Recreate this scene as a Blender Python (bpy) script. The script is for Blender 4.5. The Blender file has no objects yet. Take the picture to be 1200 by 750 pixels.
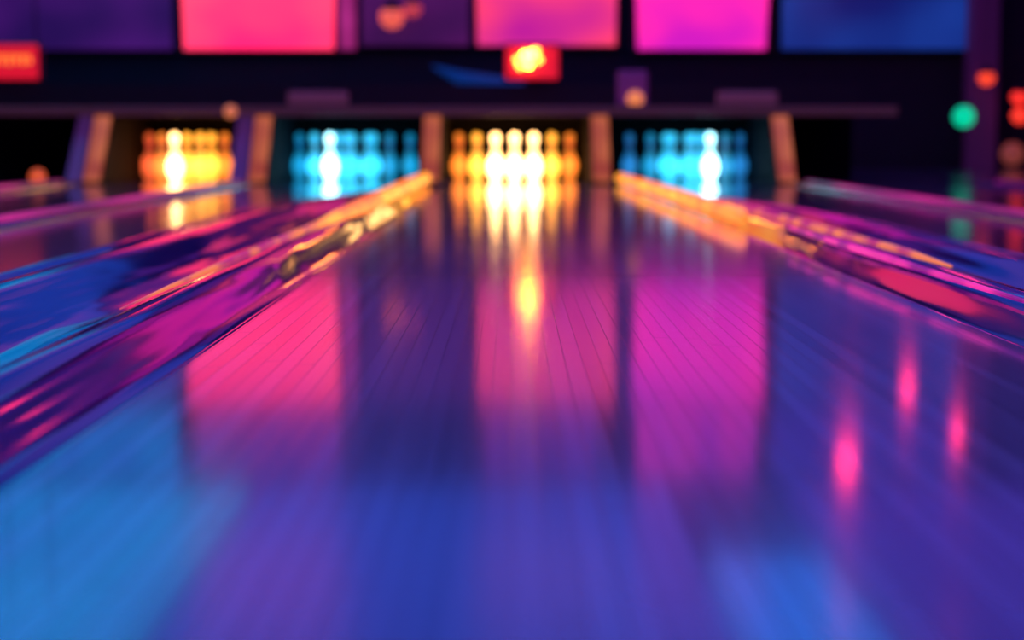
import bpy, bmesh, math, random
from mathutils import Vector
random.seed(4)
sc = bpy.context.scene
try:
    sc.view_settings.view_transform = 'Standard'
    sc.view_settings.look = 'None'
except Exception as e:
    print(e)

# ---------------------------------------------------------------- materials
def new_mat(name):
    m = bpy.data.materials.new(name); m.use_nodes = True
    nt = m.node_tree
    b = nt.nodes.get('Principled BSDF')
    return m, nt, b

def pmat(name, col, rough=0.5, metal=0.0, ior=1.5, emit=None, es=0.0, noise=0.0, nscale=8.0, bump=0.0, coat=0.0):
    m, nt, b = new_mat(name)
    b.inputs['Roughness'].default_value = rough
    b.inputs['Metallic'].default_value = metal
    b.inputs['IOR'].default_value = ior
    b.inputs['Coat Weight'].default_value = coat
    tc = nt.nodes.new('ShaderNodeTexCoord')
    nz = nt.nodes.new('ShaderNodeTexNoise'); nz.inputs['Scale'].default_value = nscale
    nt.links.new(tc.outputs['Object'], nz.inputs['Vector'])
    mx = nt.nodes.new('ShaderNodeMix'); mx.data_type = 'RGBA'
    mx.inputs[6].default_value = (*[c*(1-noise) for c in col], 1)
    mx.inputs[7].default_value = (*[min(1, c*(1+noise)) for c in col], 1)
    nt.links.new(nz.outputs['Fac'], mx.inputs[0])
    nt.links.new(mx.outputs[2], b.inputs['Base Color'])
    if bump > 0:
        bp = nt.nodes.new('ShaderNodeBump'); bp.inputs['Strength'].default_value = bump
        nt.links.new(nz.outputs['Fac'], bp.inputs['Height'])
        nt.links.new(bp.outputs['Normal'], b.inputs['Normal'])
    if emit:
        b.inputs['Emission Color'].default_value = (*emit, 1)
        b.inputs['Emission Strength'].default_value = es
    return m

def glow(name, c1, c2, s, scale=(1, 1, 1), nscale=2.0, lo=0.35, hi=0.65):
    """luminous surface whose colour drifts between two tones"""
    m, nt, b = new_mat(name)
    b.inputs['Base Color'].default_value = (0.02, 0.02, 0.03, 1)
    b.inputs['Roughness'].default_value = 0.3
    tc = nt.nodes.new('ShaderNodeTexCoord')
    mp = nt.nodes.new('ShaderNodeMapping'); mp.inputs['Scale'].default_value = scale
    nz = nt.nodes.new('ShaderNodeTexNoise'); nz.inputs['Scale'].default_value = nscale
    nz.inputs['Detail'].default_value = 1.5
    cr = nt.nodes.new('ShaderNodeValToRGB')
    cr.color_ramp.elements[0].position = lo; cr.color_ramp.elements[1].position = hi
    cr.color_ramp.elements[0].color = (*c1, 1); cr.color_ramp.elements[1].color = (*c2, 1)
    nt.links.new(tc.outputs['Object'], mp.inputs['Vector'])
    nt.links.new(mp.outputs[0], nz.inputs['Vector'])
    nt.links.new(nz.outputs['Fac'], cr.inputs[0])
    nt.links.new(cr.outputs[0], b.inputs['Emission Color'])
    b.inputs['Emission Strength'].default_value = s
    return m

def lane_mat(name, base, rough, joint_y=4.3, ior=2.2):
    m, nt, b = new_mat(name)
    N = nt.nodes; L = nt.links
    tc = N.new('ShaderNodeTexCoord'); sp = N.new('ShaderNodeSeparateXYZ')
    L.new(tc.outputs['Object'], sp.inputs[0])
    def mth(op, a, bb=None, c=None):
        n = N.new('ShaderNodeMath'); n.operation = op
        for i, v in enumerate((a, bb, c)):
            if v is None: continue
            if isinstance(v, (int, float)): n.inputs[i].default_value = v
            else: L.new(v, n.inputs[i])
        return n.outputs[0]
    xb = mth('DIVIDE', sp.outputs[0], 0.0268)
    idx = mth('FLOOR', xb)
    fr = mth('FRACT', xb)
    wn = N.new('ShaderNodeTexWhiteNoise'); wn.noise_dimensions = '1D'
    L.new(idx, wn.inputs['W'])
    d = mth('ABSOLUTE', mth('SUBTRACT', fr, 0.5))
    seam = mth('GREATER_THAN', d, 0.467)
    seam = mth('MULTIPLY', seam, mth('ADD', 0.45, mth('MULTIPLY', wn.outputs['Value'], 0.55)))
    yj = mth('FRACT', mth('ADD', mth('DIVIDE', sp.outputs[1], 1.3), mth('MULTIPLY', wn.outputs['Value'], 7.3)))
    butt = mth('MULTIPLY', mth('LESS_THAN', yj, 0.004), 0.6)
    seam = mth('MAXIMUM', seam, butt)
    near = mth('LESS_THAN', sp.outputs[1], joint_y)
    seam = mth('MULTIPLY', seam, near)
    jd = mth('LESS_THAN', mth('ABSOLUTE', mth('SUBTRACT', sp.outputs[1], joint_y)), 0.022)
    seam = mth('MAXIMUM', seam, jd)
    mp = N.new('ShaderNodeMapping'); mp.inputs['Scale'].default_value = (70, 1.3, 1)
    L.new(tc.outputs['Object'], mp.inputs['Vector'])
    nz = N.new('ShaderNodeTexNoise'); nz.inputs['Scale'].default_value = 1.0; nz.inputs['Detail'].default_value = 3
    L.new(mp.outputs[0], nz.inputs['Vector'])
    v = mth('ADD', mth('MULTIPLY', wn.outputs['Value'], 0.35), mth('MULTIPLY', nz.outputs['Fac'], 0.45))
    v = mth('ADD', v, 0.5)
    v = mth('MULTIPLY', v, mth('SUBTRACT', 1.0, mth('MULTIPLY', seam, 0.7)))
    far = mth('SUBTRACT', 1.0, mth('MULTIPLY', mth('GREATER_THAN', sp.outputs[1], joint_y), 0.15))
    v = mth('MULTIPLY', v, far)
    vm = N.new('ShaderNodeVectorMath'); vm.operation = 'SCALE'
    vm.inputs[0].default_value = base
    L.new(v, vm.inputs['Scale'])
    L.new(vm.outputs[0], b.inputs['Base Color'])
    mr = mth('ADD', rough, mth('MULTIPLY', nz.outputs['Fac'], 0.04))
    mr = mth('ADD', mr, mth('MULTIPLY', seam, 0.12))
    L.new(mr, b.inputs['Roughness'])
    # finish is thinner in the seams and differs a little from board to board
    iv = mth('SUBTRACT', ior, mth('MULTIPLY', seam, 0.68))
    iv = mth('SUBTRACT', iv, mth('MULTIPLY', mth('MULTIPLY', wn.outputs['Value'], near), 0.22))
    L.new(iv, b.inputs['IOR'])
    # worn top lacquer: a softer second reflection lobe
    L.new(mth('MULTIPLY', mth('SUBTRACT', 1.0, mth('MULTIPLY', seam, 0.6)), 0.45), b.inputs['Coat Weight'])
    b.inputs['Coat Roughness'].default_value = 0.14
    b.inputs['Coat IOR'].default_value = 1.5
    hh = mth('SUBTRACT', mth('MULTIPLY', wn.outputs['Value'], 0.15), mth('MULTIPLY', seam, 0.45))
    hh = mth('ADD', hh, mth('MULTIPLY', nz.outputs['Fac'], 0.2))
    bp = N.new('ShaderNodeBump'); bp.inputs['Strength'].default_value = 0.06; bp.inputs['Distance'].default_value = 0.0006
    L.new(hh, bp.inputs['Height']); L.new(bp.outputs['Normal'], b.inputs['Normal'])
    return m

# ---------------------------------------------------------------- mesh helpers
def obj_from(name, verts, faces, mat=None, smooth=False, parent=None):
    me = bpy.data.meshes.new(name); me.from_pydata(verts, [], faces); me.update()
    o = bpy.data.objects.new(name, me); sc.collection.objects.link(o)
    if mat: me.materials.append(mat)
    if smooth:
        for p in me.polygons: p.use_smooth = True
    if parent: o.parent = parent
    return o

def box(name, x0, x1, y0, y1, z0, z1, mat, parent=None, bevel=0.0):
    v = [(x0,y0,z0),(x1,y0,z0),(x1,y1,z0),(x0,y1,z0),(x0,y0,z1),(x1,y0,z1),(x1,y1,z1),(x0,y1,z1)]
    f = [(0,3,2,1),(4,5,6,7),(0,1,5,4),(1,2,6,5),(2,3,7,6),(3,0,4,7)]
    o = obj_from(name, v, f, mat, parent=parent)
    if bevel > 0:
        md = o.modifiers.new('bevel', 'BEVEL'); md.width = bevel; md.segments = 3
    return o

def empty(name, loc=(0, 0, 0)):
    e = bpy.data.objects.new(name, None); e.location = loc; sc.collection.objects.link(e); e.empty_display_size = .1
    return e

def lathe(name, prof, mat, seg=28):
    verts = []; faces = []
    for r, z in prof:
        for i in range(seg):
            a = 2*math.pi*i/seg
            verts.append((r*math.cos(a), r*math.sin(a), z))
    n = len(prof)
    for j in range(n-1):
        for i in range(seg):
            k = (i+1) % seg
            faces.append((j*seg+i, j*seg+k, (j+1)*seg+k, (j+1)*seg+i))
    faces.append(tuple(range(seg))[::-1]); faces.append(tuple((n-1)*seg+i for i in range(seg)))
    me = bpy.data.meshes.new(name); me.from_pydata(verts, [], faces); me.materials.append(mat)
    for p in me.polygons: p.use_smooth = True
    return me

def tube(name, pts, mat, parent=None, radii=None, r=0.02):
    cu = bpy.data.curves.new(name, 'CURVE'); cu.dimensions = '3D'
    cu.bevel_depth = 1.0 if radii else r; cu.bevel_resolution = 5; cu.use_fill_caps = True
    s = cu.splines.new('POLY'); s.points.add(len(pts)-1)
    for i, p in enumerate(pts):
        s.points[i].co = (*p, 1)
        if radii: s.points[i].radius = radii[i]
    s.use_smooth = True
    o = bpy.data.objects.new(name, cu); sc.collection.objects.link(o); cu.materials.append(mat)
    dg = bpy.context.evaluated_depsgraph_get()
    me = bpy.data.meshes.new_from_object(o.evaluated_get(dg))
    bpy.data.objects.remove(o)
    for p in me.polygons: p.use_smooth = True
    ob = bpy.data.objects.new(name, me); sc.collection.objects.link(ob)
    if not me.materials: me.materials.append(mat)
    if parent: ob.parent = parent
    return ob

def ball(name, loc, r, mat, parent=None, sz=1.0):
    me = bpy.data.meshes.new(name); bm = bmesh.new()
    bmesh.ops.create_uvsphere(bm, u_segments=20, v_segments=12, radius=r)
    for v in bm.verts: v.co.z *= sz
    bm.to_mesh(me); bm.free()
    for p in me.polygons: p.use_smooth = True
    me.materials.append(mat)
    o = bpy.data.objects.new(name, me); o.location = loc; sc.collection.objects.link(o)
    if parent: o.parent = parent
    return o

# ---------------------------------------------------------------- room
CEIL = 3.85
m_wall = pmat('dark_violet_paint', (0.03, 0.008, 0.025), 0.7, noise=0.3)
m_ceil = pmat('ceiling_paint', (0.04, 0.03, 0.12), 0.8, noise=0.2)
m_floor = pmat('dark_subfloor', (0.02, 0.012, 0.03), 0.5, noise=0.3)
box('floor', -9, 9, -4, 21.2, -0.22, -0.12, m_floor)
box('ceiling', -9, 9, -4, 21.2, CEIL, CEIL+0.1, m_ceil)
box('wall_back', -9, 9, 21.2, 21.35, -0.22, CEIL+.1, m_wall)
box('wall_front', -9, 9, -4.15, -4, -0.22, CEIL+.1, m_wall)
box('wall_left', -9.15, -9, -4, 21.2, -0.22, CEIL+.1, m_wall)
box('wall_right', 9, 9.15, -4, 21.2, -0.22, CEIL+.1, m_wall)

# ---------------------------------------------------------------- lanes
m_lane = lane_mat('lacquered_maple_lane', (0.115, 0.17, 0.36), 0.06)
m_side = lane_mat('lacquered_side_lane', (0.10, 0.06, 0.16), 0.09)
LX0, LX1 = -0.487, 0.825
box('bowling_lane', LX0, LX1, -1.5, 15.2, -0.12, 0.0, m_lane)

def outerL(y):
    return -1.25 if y < 8.2 else (-1.25 + (y-8.2)/(13.0-8.2)*0.50 if y < 13 else -0.75)
def outerR(y):
    return 1.46 if y < 7.5 else (1.46 - (y-7.5)/(13.0-7.5)*0.56 if y < 13 else 0.90)
ys = [-1.5, 0, 2, 4, 6, 7, 7.5, 8.2, 9, 10, 11, 12, 13, 15.2]
DXL, DXR = -1.97, 2.13
def slab(name, fn, far_edge):
    v = []; f = []
    for y in ys:
        a = fn(y)
        v += [(a, y, 0), (far_edge, y, 0), (a, y, -.12), (far_edge, y, -.12)]
    for i in range(len(ys)-1):
        p = 4*i; q = 4*i+4
        s = 1 if far_edge > 0 else -1
        top = (p, p+1, q+1, q); side = (p+2, p, q, q+2)
        f += [top if s > 0 else top[::-1], side if s > 0 else side[::-1]]
    return obj_from(name, v, f, m_side)
slab('bowling_lane', outerL, DXL+.07)
slab('bowling_lane', outerR, DXR-.07)
box('bowling_lane', -3.18, DXL-.07, -1.5, 15.2, -0.12, 0, m_side)
box('bowling_lane', -8.9, -3.32, -1.5, 21.0, -0.12, -0.0, m_side)
box('bowling_lane', DXR+.07, 3.42, -1.5, 15.2, -0.12, 0, m_side)
box('bowling_lane', 3.56, 8.9, -1.5, 21.0, -0.12, 0, m_side)

# ---------------------------------------------------------------- gutters (glossy moulded channels)
def channel_mat():
    m, nt, b = new_mat('glossy_gutter_plastic')
    N = nt.nodes; L = nt.links
    b.inputs['Base Color'].default_value = (0.005, 0.006, 0.11, 1)
    b.inputs['Roughness'].default_value = 0.10
    b.inputs['IOR'].default_value = 1.7
    b.inputs['Coat Weight'].default_value = 0.5
    b.inputs['Coat Roughness'].default_value = 0.06
    tc = N.new('ShaderNodeTexCoord')
    mp = N.new('ShaderNodeMapping'); mp.inputs['Scale'].default_value = (13, 0.8, 8); mp.inputs['Rotation'].default_value = (0, 0, 0.16)
    nz = N.new('ShaderNodeTexNoise'); nz.inputs['Scale'].default_value = 1; nz.inputs['Detail'].default_value = 1.5; nz.inputs['Distortion'].default_value = 0.35
    L.new(tc.outputs['Object'], mp.inputs['Vector']); L.new(mp.outputs[0], nz.inputs['Vector'])
    bp = N.new('ShaderNodeBump'); bp.inputs['Strength'].default_value = 0.9; bp.inputs['Distance'].default_value = 0.018
    L.new(nz.outputs['Fac'], bp.inputs['Height'])
    L.new(bp.outputs['Normal'], b.inputs['Normal']); L.new(bp.outputs['Normal'], b.inputs['Coat Normal'])
    return m
m_gut = channel_mat()
def profile(a, outer):
    s = 1 if outer > a else -1
    inner = [(0, 0.0), (0.012, 0.004), (0.03, -0.03), (0.055, -0.045), (0.08, -0.035), (0.10, 0.0), (0.115, 0.03),
             (0.135, 0.048), (0.16, 0.05), (0.18, 0.042), (0.2, 0.02)]
    pts = [(a+s*x, z) for x, z in inner]
    a2 = a+s*0.2; w = abs(outer-a2)
    k = min(1.0, w/0.5)
    for t, z in [(0.08, -0.015), (0.2, -0.05), (0.33, -0.065), (0.46, -0.05), (0.55, -0.01), (0.62, 0.025), (0.69, 0.038), (0.76, 0.03), (0.82, 0.008), (0.88, -0.012), (0.95, -0.012), (0.975, 0.01), (1.0, 0.012)]:
        pts.append((a2+s*w*t, z*k + (0.0)))
    return pts
def gutter(name, a, fn):
    rows = [-1.5+0.4*i for i in range(0, 37)]
    v = []; f = []
    n = None
    for y in rows:
        o = fn(y)
        if abs(o-a) < 0.22: o = a + (0.22 if o > a else -0.22)
        pr = profile(a, o); n = len(pr)
        v += [(x, y, z) for x, z in pr]
    for i in range(len(rows)-1):
        for j in range(n-1):
            q = (i*n+j, i*n+j+1, (i+1)*n+j+1, (i+1)*n+j)
            f.append(q if fn(0) > 0 else q[::-1])
    o = obj_from(name, v, f, m_gut, smooth=True)
    md = o.modifiers.new('sub', 'SUBSURF'); md.levels = 1; md.render_levels = 2
    return o
gL = gutter('lane_gutter', LX0, outerL)
gR = gutter('lane_gutter', LX1, outerR)

m_div = pmat('divider_plastic', (0.015, 0.008, 0.05), 0.2, ior=1.8, noise=0.3)
m_mag_refl = glow('magenta_reflection_glow', (0.10, 0.0, 0.10), (0.7, 0.005, 0.28), 0.7, (1, 0.35, 1), 2.0)
def divider(xc):
    e = empty('lane_divider', (xc, 0, 0))
    v = []; f = []
    pr = [(-.07, -.1), (-.07, .005), (-.05, .022), (.05, .022), (.07, .005), (.07, -.1)]
    for y in (-1.5, 12.95):
        v += [(x, y, z) for x, z in pr]
    n = len(pr)
    for j in range(n-1): f.append((j, j+n, j+n+1, j+1))
    f += [tuple(range(n)), tuple(range(n, 2*n))[::-1]]
    obj_from('divider_cap', v, f, m_div, parent=e)
    tube('reflection_strip', [(0, 6.5, .028), (0, 10, .028), (0, 12.6, .028)], m_mag_refl, parent=e, r=0.016)  # magenta reflection beside the lane, put in as a glowing strip
for xc in (-3.25, DXL, DXR, 3.49): divider(xc)

# ---------------------------------------------------------------- gutter rails (orange and pink reflections put in as glowing tubes)
m_or = glow('orange_rail_reflection', (0.95, 0.10, 0.02), (1.0, 0.36, 0.02), 1.4, (1, 1.0, 1), 2.2, 0.35, 0.6)
m_or2 = glow('orange_pink_rail_reflection', (0.45, 0.015, 0.14), (0.95, 0.22, 0.04), 0.9, (1, 1.6, 1), 2.2, 0.42, 0.62)
m_pk = glow('pink_rail_reflection', (0.25, 0.0, 0.22), (1.0, 0.03, 0.4), 0.9, (1, 1.4, 1), 2.4, 0.42, 0.6)
def rail_reflection(name, pts, radii, mat): return tube(name, pts, mat, radii=radii)
rail_reflection('rail_reflection_tube', [(-0.64, 12.9, .05), (-0.64, 11, .05), (-0.635, 9, .05), (-0.63, 7.4, .05), (-.64, 6.4, .05), (-.645, 5.7, .05)],
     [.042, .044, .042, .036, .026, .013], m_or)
rail_reflection('rail_reflection_tube', [(-.645, 5.75, .052), (-.66, 5, .050), (-.675, 4.2, .046), (-.69, 3.5, .040), (-.70, 3.1, .034)], [.014, .012, .008, .004, .0015], m_or2)
rail_reflection('rail_reflection_tube', [(0.80, 12.9, .05), (.82, 11, .05), (.84, 9, .05), (.85, 7.6, .05), (.86, 6.6, .05), (.862, 6.45, .05)],
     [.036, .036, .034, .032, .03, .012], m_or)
rail_reflection('rail_reflection_tube', [(0.93, 8.2, .05), (.965, 6.8, .05), (.98, 5.6, .05), (1.0, 4.4, .05), (1.01, 4.0, .045)],
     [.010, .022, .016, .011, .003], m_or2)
rail_reflection('rail_reflection_tube', [(0.885, 5.6, .055), (.885, 4.6, .055), (.90, 3.6, .052), (.91, 2.9, .05)], [.004, .010, .007, .003], m_pk)

# ---------------------------------------------------------------- pin area: kickbacks, housing, pins
m_house = pmat('pinsetter_housing_paint', (0.03, 0.010, 0.022), 0.6, noise=0.2)
m_black = pmat('pit_curtain', (0.003, 0.002, 0.005), 0.95, noise=0.2)
m_kick = pmat('kickback_laminate', (0.008, 0.005, 0.010), 0.85, ior=1.3, noise=0.2)
m_klit = glow('kickback_baked_light', (0.50, 0.07, 0.025), (0.95, 0.24, 0.06), 0.65, (1, 1, 1), 3.0)  # light falling on the kickback fronts, put into the material as glow
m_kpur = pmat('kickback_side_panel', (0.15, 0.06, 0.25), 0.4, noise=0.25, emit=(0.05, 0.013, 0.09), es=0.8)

def kick(xc, lit=1):
    e = empty('kickback_partition', (xc, 0, 0))
    w = .075
    def wedge(nm, x0, x1, off, mat, zt=.575, zb=0.001, yb=15.15):
        y0, y1 = 13.0+off, 13.5+off
        v = [(x0, y0, zb), (x1, y0, zb), (x1, y1, zt), (x0, y1, zt), (x0, yb, zb), (x1, yb, zb), (x1, yb, zt), (x0, yb, zt)]
        f = [(0, 1, 2, 3), (4, 7, 6, 5), (0, 3, 7, 4), (1, 5, 6, 2), (3, 2, 6, 7), (0, 4, 5, 1)]
        return obj_from(nm, v, f, mat, parent=e)
    wedge('partition_body', -w, w, 0, m_kick)
    d = 0.012
    v = [(-w*.85, 13.0-d+.01, .02), (w*.85, 13.0-d+.01, .02), (w*.85, 13.5-d-.02, .555), (-w*.85, 13.5-d-.02, .555)]
    v += [(a, b+.03, c) for a, b, c in v]
    f = [(0, 1, 2, 3), (4, 7, 6, 5), (0, 3, 7, 4), (1, 5, 6, 2), (3, 2, 6, 7), (0, 4, 5, 1)]
    o = obj_from('front_lit_face', v, f, m_klit, parent=e)
    md = o.modifiers.new('b', 'BEVEL'); md.width = .012; md.segments = 2
    return e, wedge
for xc in (-3.13, -1.90, -0.61, 0.67, 2.05):
    e, wd = kick(xc)
    if xc < -1:
        wd('side_panel', -.22, -.085, .1, m_kpur, zt=.52, yb=13.62)

hs = empty('pinsetter_housing', (0, 0, 0))
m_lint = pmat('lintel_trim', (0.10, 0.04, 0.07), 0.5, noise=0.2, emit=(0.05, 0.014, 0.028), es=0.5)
HX0, HX1 = -4.6, 2.95
box('lintel', HX0, HX1, 13.42, 13.52, .515, .585, m_lint, hs, .01)
box('hood_top', HX0, HX1, 13.52, 15.3, .576, .60, m_house, hs)
box('masking_board', HX0, HX1, 14.95, 15.05, .60, .80, m_house, hs)
box('pit_back_curtain', HX0, HX1, 15.21, 15.25, 0.0, .56, m_black, hs)
m_read = pmat('dim_readout', (0.1, 0.04, 0.12), .4, emit=(0.12, 0.025, 0.07), es=0.5)
for xc in (-1.52, 1.84):
    box('readout_box', xc-.23, xc+.23, 13.7, 13.85, .60, .705, m_read, hs, .02)
ball('indicator_lamp', (-2.14, 13.36, .545), .05, pmat('amber_lamp', (.3, .1, .05), .3, emit=(0.65, .16, .07), es=0.9), hs)

prof = [(0.026, 0), (0.029, .004), (.0415, .03), (.0535, .065), (.0600, .100), (.0606, .114), (.0590, .135), (.0520, .165), (.041, .195),
        (.0315, .222), (.0250, .243), (.0228, .258), (.0235, .275), (.0270, .300), (.0305, .325), (.0324, .345), (.0310, .360), (.0250, .373), (.0140, .3795), (.003, .381)]
def pin_mesh(tag, em, es, stripe=None):
    """pin with the deck lighting put into its emission, strongest at belly and head"""
    m, nt, b = new_mat('baked_light_pin_'+tag)
    b.inputs['Base Color'].default_value = (.2, .18, .18, 1); b.inputs['Roughness'].default_value = .3
    tc = nt.nodes.new('ShaderNodeTexCoord'); sp = nt.nodes.new('ShaderNodeSeparateXYZ')
    nt.links.new(tc.outputs['Object'], sp.inputs[0])
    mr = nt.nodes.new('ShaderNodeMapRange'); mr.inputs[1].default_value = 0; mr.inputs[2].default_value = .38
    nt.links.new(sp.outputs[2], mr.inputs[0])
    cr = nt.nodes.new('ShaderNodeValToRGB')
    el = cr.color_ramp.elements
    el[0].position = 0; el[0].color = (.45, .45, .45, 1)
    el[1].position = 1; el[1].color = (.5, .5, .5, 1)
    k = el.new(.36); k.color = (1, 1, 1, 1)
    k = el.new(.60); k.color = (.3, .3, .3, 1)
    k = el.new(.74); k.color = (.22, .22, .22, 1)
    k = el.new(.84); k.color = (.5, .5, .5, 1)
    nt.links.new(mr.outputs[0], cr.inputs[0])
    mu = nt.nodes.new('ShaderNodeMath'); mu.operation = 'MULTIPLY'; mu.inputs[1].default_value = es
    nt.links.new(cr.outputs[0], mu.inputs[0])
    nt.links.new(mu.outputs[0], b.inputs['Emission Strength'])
    b.inputs['Emission Color'].default_value = (*em, 1)
    me = lathe('pin_'+tag, prof, m)
    if stripe:
        ms = pmat('pin_stripe_'+tag, (.3, .02, .02), .3, emit=stripe, es=1.0)
        me.materials.append(ms)
        for p in me.polygons:
            z = sum(me.vertices[i].co.z for i in p.vertices)/len(p.vertices)
            if .236 < z < .25 or .268 < z < .29: p.material_index = 1
    return me
OH = pin_mesh('amber_hot', (1, .50, .17), 17)  # hot, mid and dim copies carry the deck light's falloff in their emission
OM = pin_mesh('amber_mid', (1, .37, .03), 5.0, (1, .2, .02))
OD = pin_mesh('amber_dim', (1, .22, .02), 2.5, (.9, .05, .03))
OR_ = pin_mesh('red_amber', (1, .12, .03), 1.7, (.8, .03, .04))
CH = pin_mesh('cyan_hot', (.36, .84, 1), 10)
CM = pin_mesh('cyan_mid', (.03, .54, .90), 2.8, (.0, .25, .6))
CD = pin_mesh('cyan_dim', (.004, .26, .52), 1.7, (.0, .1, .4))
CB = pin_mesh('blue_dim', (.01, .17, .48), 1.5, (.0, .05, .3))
def pins(xc, kind):
    for r in range(4):
        for k in range(r+1):
            c = k-r/2
            me = kind(r, c)
            o = bpy.data.objects.new('bowling_pin', me)
            o.location = (xc+c*.3048, 13.72+r*.264, 0.002)
            o.rotation_euler = (0, 0, random.random()*6)
            sc.collection.objects.link(o)
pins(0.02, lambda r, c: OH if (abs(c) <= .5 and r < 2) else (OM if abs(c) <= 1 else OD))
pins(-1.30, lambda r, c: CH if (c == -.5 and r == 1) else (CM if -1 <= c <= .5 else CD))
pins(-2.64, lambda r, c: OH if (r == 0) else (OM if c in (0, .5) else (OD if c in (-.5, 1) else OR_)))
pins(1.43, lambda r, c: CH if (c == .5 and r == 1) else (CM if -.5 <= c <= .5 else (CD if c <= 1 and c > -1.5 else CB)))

# ---------------------------------------------------------------- signs
m_redglow = pmat('red_sign_face', (.3, .01, .02), .4, emit=(0.75, 0.008, 0.03), es=.9)
m_yel = pmat('yellow_lamp', (.9, .6, .1), .3, emit=(1.0, .44, .04), es=34.0)
m_orl = pmat('orange_lamp', (.9, .3, .1), .3, emit=(1.0, .20, .02), es=18.0)
m_frame = pmat('sign_frame', (.02, .008, .015), .5)
s = empty('lit_lane_sign', (0.17, 14.85, .80))
box('frame', -.24, .24, 0.02, .12, .02, .34, m_frame, s, .02)
box('face', -.22, .22, -.0, .03, .04, .32, m_redglow, s, .02)
box('bracket', -.06, .06, .05, .1, 0.0, .04, m_frame, s)
for i, (x, z) in enumerate([(-.12, .20), (-.06, .24), (0.0, .25), (0.05, .20), (-.03, .16), (-.10, .15), (.03, .27)]):
    ball('lamp_%d' % (i+1), (x, -.03, z), .028, m_yel if i in (1, 2, 4) else m_orl, s)
s = empty('hanging_red_sign', (-4.22, 14.9, .82))
box('frame', -.23, .23, .02, .12, 0, .33, m_frame, s, .02)
box('face', -.21, .21, 0, .03, .02, .31, m_redglow, s, .02)
m_txt = pmat('sign_orange_mark', (.9, .3, .1), .3, emit=(1.0, .22, .02), es=1.2)
for i, x in enumerate([-.15, -.09, -.03, .03, .09, .14]):
    box('mark_%d' % (i+1), x-.014, x+.014, -.015, .0, .14+.01*(i % 2), .20, m_txt, s, .004)
box('mark_bar', -.16, .15, -.015, 0, .205, .22, m_txt, s)
for x in (-.18, .18): tube('rod', [(x, .07, .33), (x, .07, CEIL-.82)], m_frame, s, r=.008)

s = empty('ball_rack_lamp_post', (0.98, 14.3, .60))
box('post', -.12, .12, 0, .1, 0.0, .29, pmat('violet_post', (.2, .05, .2), .4, emit=(.07, .008, .08), es=.7), s, .02)
ball('lamp', (.02, -.03, .06), .065, pmat('amber_bulb', (.9, .3, .1), .3, emit=(.85, .22, .07), es=1.0), s)

# ---------------------------------------------------------------- wall of screens (Y = 21)
def screen(name, x0, x1, z0, z1, mat, slant=0.0):
    e = empty(name, ((x0+x1)/2, 21.0, 0))
    c = (x0+x1)/2; h0 = (x1-x0)/2; h1 = h0+slant
    v = [(-h0, 0, z0), (h0, 0, z0), (h1, 0, z1), (-h1, 0, z1)]
    v += [(a, .05, b) for a, _, b in v]
    f = [(0, 1, 2, 3), (4, 7, 6, 5), (0, 3, 7, 4), (1, 5, 6, 2), (3, 2, 6, 7), (0, 4, 5, 1)]
    obj_from('display', v, f, mat, parent=e)
    box('backing', -h1-.03, h1+.03, .05, .18, z0-.03, z1+.03, m_frame, e)
    return e
ZB, ZT = 1.40, 2.85
S = 97.3
def X(px): return (px-602)/S
pk = glow('screen_hot_pink', (1.0, .012, .12), (1.0, .045, .12), 1.7, (.6, 1, .8), 1.3)
pk2 = glow('screen_salmon_violet', (.45, .008, .28), (1.0, .05, .14), 1.15, (.6, 1, .8), 1.1, .3, .6)
mg = glow('screen_magenta', (.50, .008, .40), (1.0, .02, .33), 1.35, (.7, 1, .9), 1.1)
bl = glow('screen_deep_blue', (.004, .010, .14), (.008, .04, .30), 1.0, (.7, 1, .7), 1.0)
vi = glow('screen_dim_violet', (.020, .003, .08), (.06, .006, .15), 1.0, (.7, 1, .9), 1.0)
vd = glow('screen_dark_plum', (.04, .003, .06), (.10, .006, .11), 1.0, (.7, 1, .9), 1.0)
screen('projection_screen', X(222), X(395), ZB, ZT, pk, .04)
screen('projection_screen', X(562), X(722), ZB+.05, ZT, pk2, .02)
screen('projection_screen', X(748), X(896), ZB, ZT, mg, .05)
screen('projection_screen', X(915), X(1140), ZB, ZT, bl)
screen('projection_screen', X(-60), X(208), ZB, ZT, vi)
screen('projection_screen', X(428), X(552), ZB+.05, ZT, vd)
screen('projection_screen', X(402), X(420), ZB, ZT, glow('screen_narrow_pink', (.25, .01, .12), (.4, .02, .2), 1.0))
u1 = glow('upper_screen_plum', (.05, .01, .20), (.14, .012, .22), 1.0)
u2 = glow('upper_screen_magenta', (.35, .01, .42), (.8, .02, .35), 1.0)
u3 = glow('upper_screen_blue', (.0, .11, .45), (.0, .20, .62), 1.2)
screen('banner_screen', X(230), X(395), 2.95, 3.75, u1)
screen('banner_screen', X(570), X(700), 2.95, 3.75, u1)
screen('banner_screen', X(750), X(890), 2.95, 3.75, u2)
screen('banner_screen', X(910), X(1150), 2.95, 3.75, glow('upper_screen_indigo', (.03, .02, .30), (.05, .02, .34), 1.0))
screen('banner_screen', X(-80), X(205), 2.95, 3.75, u3)

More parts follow.
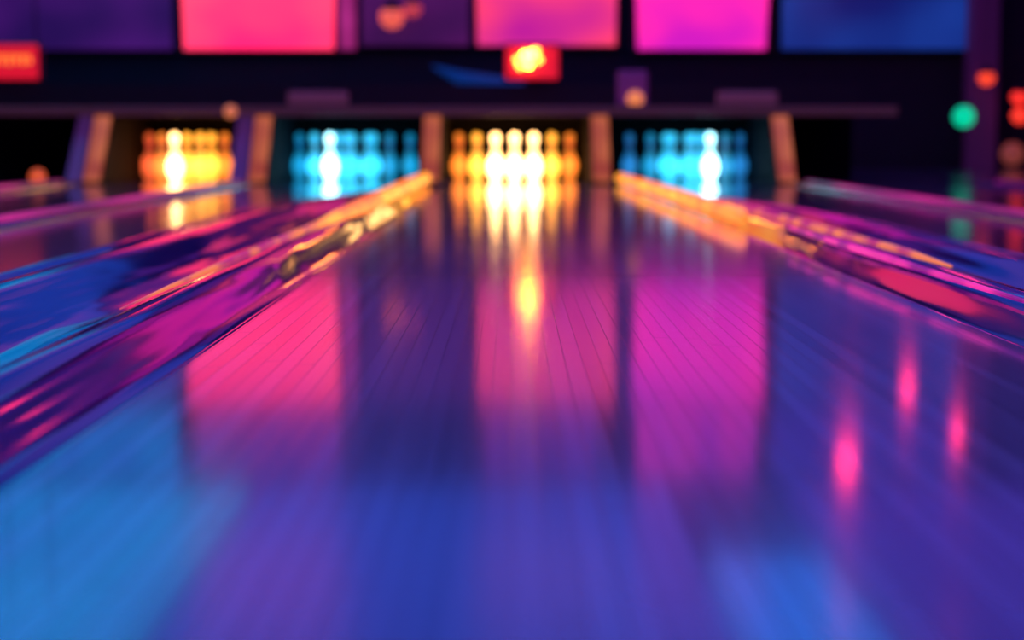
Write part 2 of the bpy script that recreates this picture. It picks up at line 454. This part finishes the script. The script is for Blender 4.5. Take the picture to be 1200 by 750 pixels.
def lamp(name, px, py, Y, r, col, st, hang=True):
    x = (px-602)/2044*Y; z = .336+(163-py)/2044*Y
    e = empty(name, (x, Y, z))
    m = pmat(name+'_glass', col, .3, emit=col, es=st)
    ball('bulb', (0, 0, 0), r, m, e)
    if hang:
        tube('cord', [(0, 0, r*.8), (0, 0, CEIL-z)], m_frame, e, r=.006)
        me = lathe('cap', [(.3*r, r*1.5), (.35*r, r*1.1), (.9*r, r*.55), (.85*r, r*.5)], m_frame, 16)
        o = bpy.data.objects.new('cap', me); sc.collection.objects.link(o); o.parent = e
    else:
        tube('stand', [(0, 0, -r*.8), (0, 0, -z+.002)], m_frame, e, r=.012)
    return e
lamp('pendant_lamp', 463, 22, 20.5, .14, (.95, .12, .08), .9)
lamp('pendant_lamp', 487, 13, 20.5, .10, (.8, .07, .09), .6)
lamp('signal_lamp', 1153, 92, 20, .09, (1.0, .06, .02), 1.2)
lamp('signal_lamp', 1128, 137, 20, .12, (.0, .55, .28), 1.2, False)
lamp('signal_lamp', 1192, 114, 20, .09, (1.0, .03, .02), 1.2)
lamp('signal_lamp', 1193, 136, 20, .09, (1.0, .04, .02), 1.2, False)
lamp('signal_lamp', 1186, 180, 20, .13, (.45, .08, .06), .4, False)
lamp('signal_lamp', 48, 207, 13.2, .06, (.75, .10, .03), .9, False)
box('column', 5.3, 5.6, 20.3, 20.6, 0.001, CEIL, pmat('violet_column', (.10, .02, .10), .5, emit=(.025, .003, .03), es=.7))
m_sw = pmat('blue_neon_ribbon', (.0, .05, .2), .4, emit=(0.002, .02, .12), es=1.0)
tube('blue_wall_ribbon', [(-.95, 20.9, 1.20), (-.6, 20.9, 1.05), (-.1, 20.9, .95), (.4, 20.9, .93)], m_sw, radii=[.01, .09, .12, .02])

for x, z, r in ((3.5, 3.03, .11), (4.12, 2.24, .075), (4.65, 2.72, .07)):
    e = empty('red_pendant_lamp', (x, 18, z))
    ball('bulb', (0, 0, 0), r, pmat('red_pendant_glass', (1, .05, .1), .3, emit=(1.0, .03, .12), es=9), e, 1.5)
    tube('cord', [(0, 0, r), (0, 0, CEIL-z)], m_frame, e, r=.006)

# ---------------------------------------------------------------- added ceiling emitters, out of view, colouring the lane's reflections
def added_emitter(x0, x1, y0, y1, mat):
    box('added_ceiling_emitter', x0, x1, y0, y1, CEIL-.05, CEIL-.001, mat)
c_cy = glow('added_emitter_cyan', (.0, .21, .60), (.0, .35, .86), 1.25, (.3, .2, 1), 1)
c_vi = glow('added_emitter_violet', (.0, .06, .56), (.01, .08, .62), 1.0, (.3, .2, 1), 1)
c_bl = glow('added_emitter_blue', (.0, .16, .85), (.0, .28, 1.0), 1.35, (.3, .2, 1), 1)
c_in = glow('added_emitter_indigo', (.06, .02, .42), (.10, .02, .48), .75, (.3, .2, 1), 1)
added_emitter(-6.5, -3.1, 12.5, 20.5, c_cy)
added_emitter(-3.0, 1.8, 12.5, 20.5, c_vi)
added_emitter(1.9, 3.1, 12.5, 17.0, c_bl)
added_emitter(3.2, 7.0, 12.5, 20.5, c_in)
n_mag = pmat('fill_tube_magenta', (1, .0, .4), .3, emit=(1, .01, .40), es=8)
n_blu = pmat('fill_tube_blue', (0, .2, 1), .3, emit=(.0, .18, 1), es=14)
n_pur = pmat('fill_tube_purple', (.4, 0, 1), .3, emit=(.2, .02, 1), es=7)
for x, m in ((-6.5, n_mag), (-4.2, n_blu), (-2.2, n_mag), (-.2, n_blu), (2.2, n_blu), (4.2, n_mag), (6.5, n_pur)):
    tube('added_ceiling_tube', [(x, -2, CEIL-.12), (x, 11.8, CEIL-.12)], m, r=.022)  # unseen tubes added to put colour streaks on the gutters

def area(name, loc, col, p, sx, sy, rot=(0, 0, 0)):  # added fill to tint the lane, no fixture in view
    l = bpy.data.lights.new(name, 'AREA'); l.shape = 'RECTANGLE'; l.size = sx; l.size_y = sy; l.energy = p; l.color = col
    o = bpy.data.objects.new(name, l); o.location = loc; o.rotation_euler = rot; sc.collection.objects.link(o)
area('blue_fill_light', (-2.4, 1.0, 3.5), (.0, .55, 1), 50, 1.2, 2.0, (0, math.radians(-25), 0))
area('blue_fill_light', (1.0, 0.6, 3.5), (.0, .16, 1), 38, 1.2, 2.0)
area('violet_fill_light', (0.6, 4.4, 3.5), (1, .20, .85), 90, 1.2, 1.2, (math.radians(-4), 0, 0))
area('magenta_fill_light', (0.0, 7.5, 3.5), (.8, .08, .8), 25, 2.5, 2)

w = bpy.data.worlds.new('World'); sc.world = w; w.use_nodes = True
w.node_tree.nodes['Background'].inputs[0].default_value = (.02, .006, .04, 1)
w.node_tree.nodes['Background'].inputs[1].default_value = .5

# ---------------------------------------------------------------- camera
cd = bpy.data.cameras.new('camera'); cam = bpy.data.objects.new('camera', cd); sc.collection.objects.link(cam)
cd.sensor_width = 36; cd.lens = 2044/1200*36
cam.location = (0, 0, .336)
cam.rotation_euler = (math.radians(90)-math.atan(212/2044), 0, 0)
cd.dof.use_dof = True; cd.dof.focus_distance = 3.1; cd.dof.aperture_fstop = 2.2
sc.camera = cam
